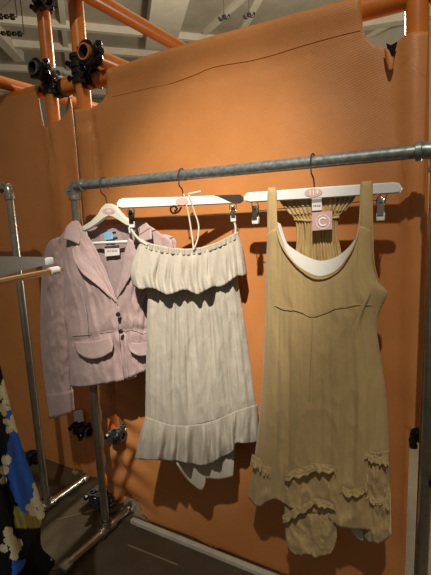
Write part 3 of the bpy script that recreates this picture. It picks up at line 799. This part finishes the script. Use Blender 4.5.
# neck and armhole bindings
def binding(pts, r=.0022, n=60):
    return tube('neck_binding', [PL3.at(*q) for q in pts], r, M['khaki'], d3, 8, n)
binding([(276, 190, .014), (276.3, 214, .018), (277, 230, .030), (281, 244, .040), (289, 257, .048), (300, 268, .052), (318, 276.5, .054), (336, 271, .053), (349, 255, .048), (356, 240, .040), (359, 227, .030), (360.3, 210, .018), (361, 184, .013)])
tube('armhole_binding', [PL3.at(*q) for q in ((371.8, 183, .012), (372.3, 212, .016), (372.8, 240, .018), (374, 263, .018), (379, 282, .016), (387, 293, .014))], .0022, M['khaki_shirr'], d3, 8, 40)
# shirred racer back seen through the neck
sheet('racer_back', PL3, [(279, 200), (300, 198.8), (320, 197.5), (340, 196), (357, 194.5)], [(294, 262), (310, 268), (320, 270), (330, 267), (342, 256)],
      [(279, 200), (288, 212), (295, 220), (297, 238), (294, 262)], [(357, 194.5), (346, 210), (338.5, 218), (338, 236), (342, 256)],
      lambda u, v: -.012 - .012 * v + .003 * math.sin(u * 95) * (1 - .5 * v) + .002 * nz(u * 20, v * 4), M['khaki_shirr'], d3, 100, 40, thick=.002)
tube('elastic_channel', [PL3.at(*q) for q in ((294, 219.5, -.010), (310, 220.5, -.014), (325, 219, -.014), (339, 217, -.010))], .003, M['khaki_shirr'], d3, 8, 24)
# white lining below the scoop and along the armholes
sheet('lining', PL3, [(277, 222), (284, 240), (298, 252), (318, 260.5), (334, 258), (346, 250), (355, 240)], [(278, 232), (290, 262), (318, 285), (336, 280), (356, 246)],
      [(277, 222), (277, 227), (278, 232)], [(355, 240), (356, 246)],
      lambda u, v: -.004 + .022 * v + .020 * arch(u, .5) * v - .006 * arch(u), M['lining'], d3, 50, 14, label='white lining')
sheet('lining', PL3, [(277, 222), (280.5, 224)], [(294, 258), (303, 262)], [(277, 222), (283, 243), (294, 258)], [(280.5, 224), (288, 245), (303, 262)],
      lambda u, v: .002 - .006 * u, M['lining'], d3, 8, 20, label='white lining edge')
# labels
o = slab('neck_label', PL3, [(311.8, 198.5), (321.5, 198), (322, 210), (312.2, 210.8)], .0085, .0095, M['tag_white'], d3, bev=0, label='white printed neck label')
slab('label_fold', PL3, [(311.8, 199.2), (321.5, 198.6), (321.7, 202), (312, 202.6)], .0096, .0102, M['tag_grey'], o, bev=0)
for k, (xa, xb) in enumerate(((313.4, 314.6), (315.2, 316.3), (316.9, 317.8), (318.6, 320.4))):
    slab('lettering', PL3, [(xa, 205.0), (xb, 204.9), (xb, 206.6), (xa, 206.7)], .0096, .0100, M['print_grey'], o, bev=0)
o = slab('hang_tag', PL3, [(312, 212.5), (332.2, 210.8), (332.2, 229.2), (312.2, 230.8)], .013, .0142, M['tag_pink'], d3, bev=0, label='pale pink hang tag with a pale C')
pc = Vector(PL3.at(322.8, 222.0, .0146))
bm = bmesh.new()
for (r0, a0, a1, w) in ((.0185, .0, 2 * PI, .0008), (.0105, .75, 5.6, .0022)):
    k = 40; ring = []
    for i in range(k + 1):
        a = a0 + (a1 - a0) * i / k
        ring.append((bm.verts.new(pc + Vector((math.cos(a) * (r0 - w), 0, math.sin(a) * (r0 - w)))), bm.verts.new(pc + Vector((math.cos(a) * (r0 + w), 0, math.sin(a) * (r0 + w))))))
    for i in range(k): bm.faces.new((ring[i][0], ring[i][1], ring[i + 1][1], ring[i + 1][0]))
so = obj('emblem', bm, M['print_white'], o); solid(so, .0006)
# seams
def seam(pts, n=40): return tube('seam', [PL3.at(*q) for q in pts], .0011, M['khaki'], d3, 6, n)
seam([(266, 304, .016), (280, 307, .042), (297, 310.5, .052), (312, 314, .056), (330, 309, .054), (350, 305.5, .050), (366, 305, .038), (380, 306, .016)])
seam([(312, 314, .057), (311.5, 340, .059), (310, 370, .060), (309, 400, .061)])
# frills and trailing hems
def frill(top, bot, d0, amp=.006, k=40, m='khaki_crinkle', name='frill', seed=0, nu=50, nv=12):
    w = lambda u: .7 * math.sin(u * k * .8 + 6 * nz(u * 4, 0, seed)) + 1.1 * nz(u * 12, 1, seed)
    return sheet(name, PL3, top, bot, [top[0], bot[0]], [top[-1], bot[-1]],
                 lambda u, v: d0 - .016 + .012 * arch(u, .6) + v * (.008 + amp * w(u)) + .004 * nz(u * 20, v * 4, seed), M[m], d3, nu, nv, thick=.0015,
                 pxfun=lambda u, v: (0, 2.5 * nz(u * 4, .3, seed + 3) + v * 1.8 * w(u)))
sheet('hem_panel', PL3, [(286, 470), (310, 468), (335, 470)], [(286, 540), (289, 549), (299, 556), (308, 554), (314, 557.5), (322, 556), (331, 553), (336.5, 541)],
      [(286, 470), (284.5, 505), (286, 540)], [(335, 470), (338, 505), (336.5, 541)],
      lambda u, v: .050 + .026 * arch(u, .5) * (.5 + v * .5) + .012 * nz(u * 6, v * 4, 20) + .008 * crease(u, v, 31, 6) * v - .03 * (1 - v) ** 2 * .5, M['khaki_crinkle'], d3, 50, 40)
sheet('hem_panel', PL3, [(364, 450), (376, 452), (389, 450)], [(363.5, 535), (366, 540), (376, 543.5), (385, 541), (391, 534)],
      [(364, 450), (365, 490), (363.5, 535)], [(389, 450), (390, 490), (391, 534)],
      lambda u, v: .018 + .03 * arch(u, .5) + .012 * nz(u * 5, v * 5, 21) + .007 * crease(u, v, 33, 5), M['khaki_crinkle'], d3, 30, 40)
frill([(285, 473), (300, 468), (316, 463), (333, 466)], [(284, 481), (300, 477), (317, 472), (336, 474)], .086, seed=1)
frill([(282, 515), (296, 508), (312, 500), (320, 498), (334, 505)], [(283, 523), (298, 516), (313, 507), (322, 507), (336, 511)], .090, seed=2)
frill([(252, 455), (260, 460), (272, 470)], [(250, 466), (258, 470), (271, 478)], .050, seed=3, nu=30)
frill([(364, 450), (372, 455), (388, 457)], [(364, 457), (372, 463), (389, 466)], .060, seed=4, nu=30)
frill([(338, 484), (350, 490), (364, 484), (366, 470)], [(338, 492), (351, 498), (366, 492), (369, 476)], .066, seed=5, nu=36)
frill([(366, 492), (376, 497), (389, 505)], [(365, 499), (376, 504), (390, 511)], .056, seed=6, nu=30)
# pale slip at the hem
sheet('slip', PL3, [(346, 515), (356, 516), (366, 516)], [(351, 531), (358, 539), (363, 541.5)], [(346, 515), (351, 531)], [(366, 516), (363, 541.5)],
      lambda u, v: .016, M['lining'], d3, 10, 12, label='white slip')

# ------------------------------------------------------------------ near rack out of frame at left, its hangers and the floral dress
YN, ZN, XN = .47, 1.36, -.85
rk3 = thing('clothes_rack', 'near pipe rack left of the frame holding the floral dress', 'clothes rack', (-1.45, YN, 0))
tube('rail', [(-.80, YN, ZN), (-2.3, YN, ZN)], RR, M['steel'], rk3, 18)
tube('post', [(-1.45, YN, RR), (-1.45, YN, ZN)], RR, M['steel'], rk3, 18)
tube('foot', [(-1.45, YN - .35, RR), (-1.45, YN + .35, RR)], RR, M['steel'], rk3, 18)
def hook_y(x, zb):
    r = RR + .005
    pts = [(x, YN + r * math.cos(math.radians(-40 + k * 25)), ZN + r * math.sin(math.radians(-40 + k * 25))) for k in range(11)]
    return pts + [(x, YN - .012, ZN - .03), (x, YN, zb)]
# white hanger, seen almost end on, its shade put into the grey colour
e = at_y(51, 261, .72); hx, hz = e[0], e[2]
hn = thing('clothes_hanger', 'white hanger arm painted in grey shade, white tip jutting in at the left edge', 'clothes hanger', (hx, YN, hz - .012))
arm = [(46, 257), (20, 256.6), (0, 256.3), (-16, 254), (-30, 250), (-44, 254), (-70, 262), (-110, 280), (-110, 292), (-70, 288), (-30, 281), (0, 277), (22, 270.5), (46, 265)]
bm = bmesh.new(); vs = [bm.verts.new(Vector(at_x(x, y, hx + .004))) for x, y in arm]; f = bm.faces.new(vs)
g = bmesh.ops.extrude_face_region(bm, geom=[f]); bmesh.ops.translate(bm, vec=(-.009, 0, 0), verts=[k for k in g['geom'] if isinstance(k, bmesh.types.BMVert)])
bmesh.ops.recalc_face_normals(bm, faces=bm.faces); autosmooth(obj('bar', bm, M['shaded_white_plastic'], hn))
bm = bmesh.new(); add_box(bm, (hx, .712, hz), (.011, .026, .019), None, .003); autosmooth(obj('end_cap', bm, M['white_rubber'], hn, label='white end cap'))
tube('hook', hook_y(hx, hz + .01), .0022, M['wire'], hn, 8, 40)
e2 = at_y(58, 270, .70); hx2, hz2 = e2[0], e2[2]
hn2 = thing('clothes_hanger', 'chrome tube hanger tinted with painted reflection, white sleeve near its tip, at left edge', 'clothes hanger', (hx2, YN, hz2 - .012))
pn = at_x(0, 281.5, hx2)
tube('bar', [np.array(e2) + (pn - e2) * 1.8, np.array(e2) + (pn - e2) * -.06], 0.0079, mat('chrome_painted_reflection', (.72, .50, .32), .22, 1.0), hn2, 16)  # chrome tinted warm: orange reflections put into the base colour
tube('end_cap', [np.array(e2) + (pn - e2) * .16, np.array(e2) + (pn - e2) * .0], .0098, M['white_rubber'], hn2, 16, label='white sleeve')
tube('hook', hook_y(hx2, hz2), .0022, M['wire'], hn2, 8, 40)

# floral dress hanging in a plane across the rail
XF = -.92; XK = -.985
def fl_pt(px, py, dx):
    return at_x(px, py, XF + dx)
fd = thing('dress', 'black dress printed with blue and cream flowers at the left edge', 'dress', (XF, .6, .5))
def petal(px, py, cx, cy, r, n, ph, inner=.35):
    dx, dy = px - cx, py - cy; q = math.hypot(dx, dy)
    return q < r * (inner + (1 - inner) * abs(math.cos((math.atan2(dy, dx) * n / 2) + ph)))
def floral(px, py):
    w = 1.2 * nz(px * .2, py * .2, 4)
    if petal(px + w, py, 4, 391, 15, 5, .3): return 2
    if petal(px + w, py, 13, 424, 11, 5, .8): return 2
    if petal(px, py, 2, 408, 9, 5, 0): return 2
    for (cx, cy, r) in ((38, 494, 5.5), (35, 502, 5), (42, 506, 5), (33, 512, 4.5), (40, 515, 4.5), (29, 508, 4), (36, 486, 4)):
        if math.hypot(px - cx, py - cy) < r: return 2
    for (cx, cy, r) in ((10, 540, 6), (15, 549, 5.5), (19, 543, 4), (8, 532, 5), (14, 556, 4), (4, 548, 4), (6, 460, 5), (4, 470, 5), (3, 480, 4)):
        if math.hypot(px - cx + w, py - cy) < r: return 2
    e = ((px - 24 - (py - 465) * .10) / 17) ** 2 + ((py - 468) / 46) ** 2
    if e < 1 + .15 * nz(px * .15, py * .15): return 1
    if 14 + w < px < 42 and 506 < py < 528 + w: return 3
    if 12 < px < 26 and py > 560: return 1
    if 5 < px < 14 and 402 < py < 432: return 1
    return 0
G = coons([(-62, 300), (-40, 296), (-18, 300)], [(-60, 585), (-20, 590), (18, 574), (30, 548), (46, 515)], [(-62, 300), (-62, 440), (-60, 585)], [(-18, 300), (-4, 350), (5, 386), (14, 420), (22.5, 449), (30, 470), (37.5, 491), (46, 515)], 120, 150)
bm = bmesh.new(); nv, nu = G.shape[:2]; V = []
for side in (1, -1):
    W = []
    for j in range(nv):
        row = []
        for i in range(nu):
            if side == -1 and i in (0, nu - 1): row.append(V[j][i]); continue
            u = i / (nu - 1); v = j / (nv - 1)
            d = (.012 + .02 * v) * arch(u, .5) + (.002 + .010 * v) * (math.sin(u * 26) + nz(u * 8, v * 2, 2)) * arch(u, .5)
            if side == 1: p = fl_pt(G[j, i, 0], G[j, i, 1], d)
            else: p = fl_pt(G[j, i, 0], G[j, i, 1], 0) - np.array([d * .6, 0, 0])
            row.append(bm.verts.new(Vector(p)))
        W.append(row)
    for j in range(nv - 1):
        for i in range(nu - 1):
            q = (W[j][i], W[j + 1][i], W[j + 1][i + 1], W[j][i + 1])
            f = bm.faces.new(q if side == 1 else q[::-1])
            f.material_index = floral(*((G[j, i] + G[j + 1, i + 1]) / 2))
    V = W if side == 1 else V
o = obj('skirt', bm, [M['black_cloth'], M['blue_print'], M['cream_print'], M['lime_print']], fd); solid(o, .002)
bh = thing('clothes_hanger', 'hanger of the plain black dress, left of the frame', 'clothes hanger', (XK, YN, ZN - .10))
tube('bar', [(XK, YN - .16, ZN - .10), (XK, YN, ZN - .082), (XK, YN + .16, ZN - .10)], .006, M['white_wood'], bh, 8, 16)
tube('hook', hook_y(XK, ZN - .085), .0022, M['wire'], bh, 8, 40)
zt = fl_pt(-40, 296, 0)
tube('shoulder_strap', [(XF, zt[1] - .06, zt[2] - .01), (XF, YN - .06, ZN - .09), (XF, YN, ZN - .075)], .006, M['black_cloth'], fd, 8, 16)
tube('shoulder_strap', [(XF, zt[1] + .06, zt[2] - .01), (XF, YN + .07, ZN - .09), (XF, YN, ZN - .075)], .006, M['black_cloth'], fd, 8, 16)
fh = thing('clothes_hanger', 'hanger of the floral dress, left of the frame', 'clothes hanger', (XF, YN, ZN - .10))
tube('bar', [(XF, YN - .16, ZN - .10), (XF, YN, ZN - .082), (XF, YN + .16, ZN - .10)], .006, M['white_wood'], fh, 8, 16)
tube('hook', hook_y(XF, ZN - .085), .0022, M['wire'], fh, 8, 40)

# long black hem trailing below it
 
bd = thing('dress', 'plain black dress with a pointed hem showing below the floral dress', 'dress', (XK, .6, .45))
G = coons([(-62, 310), (-45, 306), (-28, 310)], [(-40, 640), (30, 592), (54, 566)], [(-62, 310), (-60, 450), (-40, 640)], [(-28, 310), (-4, 400), (18, 460), (34, 495), (40, 520), (40.5, 545), (48, 555), (54.5, 560), (54, 566)], 40, 50)
bm = bmesh.new(); W = []
for j in range(G.shape[0]):
    row = []
    for i in range(G.shape[1]):
        u = i / 39; v = j / 49
        p = at_x(G[j, i, 0], G[j, i, 1], XK + .018 * math.sin(u * 17) * v + .01 * arch(u)); p[2] = max(p[2], .006)
        row.append(bm.verts.new(Vector(p)))
    W.append(row)
for j in range(len(W) - 1):
    for i in range(39): bm.faces.new((W[j][i], W[j + 1][i], W[j + 1][i + 1], W[j][i + 1]))
o = obj('skirt', bm, M['black_cloth'], bd); solid(o, .003)
zk = at_x(-45, 308, XK)
for sg in (-1, 1):
    tube('shoulder_strap', [(XK, zk[1] + sg * .045, zk[2] - .01), (XK, YN + sg * .05, ZN - .088), (XK, YN + sg * .03, ZN - .08)], .005, M['black_cloth'], bd, 8, 16)
c = Vector(at_x(51, 560, XK + .010)); bm = bmesh.new(); bmesh.ops.create_uvsphere(bm, u_segments=10, v_segments=8, radius=.004, matrix=Matrix.Translation(c))
obj('stud', bm, M['chrome'], bd, label='small pale stud')

# ------------------------------------------------------------------ light
def spot(name, loc, aim, energy, size, blend, col, rad):
    l = bpy.data.lights.new(name, 'SPOT'); l.energy = energy; l.spot_size = math.radians(size); l.spot_blend = blend
    l.color = col; l.shadow_soft_size = rad
    o = bpy.data.objects.new(name, l); link(o); o.location = loc
    o.rotation_euler = (Vector(aim) - Vector(loc)).to_track_quat('-Z', 'Y').to_euler(); return o
def lamp(name, loc, energy, col, rad):
    l = bpy.data.lights.new(name, 'POINT'); l.energy = energy; l.color = col; l.shadow_soft_size = rad
    o = bpy.data.objects.new(name, l); link(o); o.location = loc; return o
spot('track_spot', (.36, -1.25, 4.15), (-.80, 1.25, 1.22), 1080, 17.5, 1.0, (1.0, .93, .80), .03)
spot('flood_spot', (.34, -1.27, 4.15), (-.70, 1.25, 1.20), 285, 60, 1.0, (1.0, .92, .77), .04)
lamp('added_back_fill', (-1.6, 3.6, 2.7), 270, (1.0, .87, .66), .12)  # unseen point light added behind the screens for floor and ceiling
lamp('added_back_fill', (.45, 3.0, 1.1), 90, (1.0, .88, .68), .12)  # unseen point light added low behind the screens to brighten the right-hand gap

w = bpy.data.worlds.new('room_fill'); SC.world = w; w.use_nodes = True
w.node_tree.nodes['Background'].inputs[0].default_value = (1.0, .90, .74, 1)
w.node_tree.nodes['Background'].inputs[1].default_value = .15

# ------------------------------------------------------------------ camera
cd = bpy.data.cameras.new('camera'); co = bpy.data.objects.new('camera', cd); link(co)
rot = Matrix([[R[i, 0], -R[i, 1], -R[i, 2]] for i in range(3)])
co.matrix_world = Matrix.Translation(Vector(CAM)) @ rot.to_4x4()
cd.sensor_fit = 'VERTICAL'; cd.sensor_height = 36.0; cd.lens = F / 575.0 * 36.0
cd.clip_start = .02
SC.camera = co
SC.view_settings.view_transform = 'Standard'; SC.view_settings.look = 'None'
SC.view_settings.gamma = 1.0; SC.view_settings.exposure = 0.0; SC.view_settings.use_curve_mapping = False
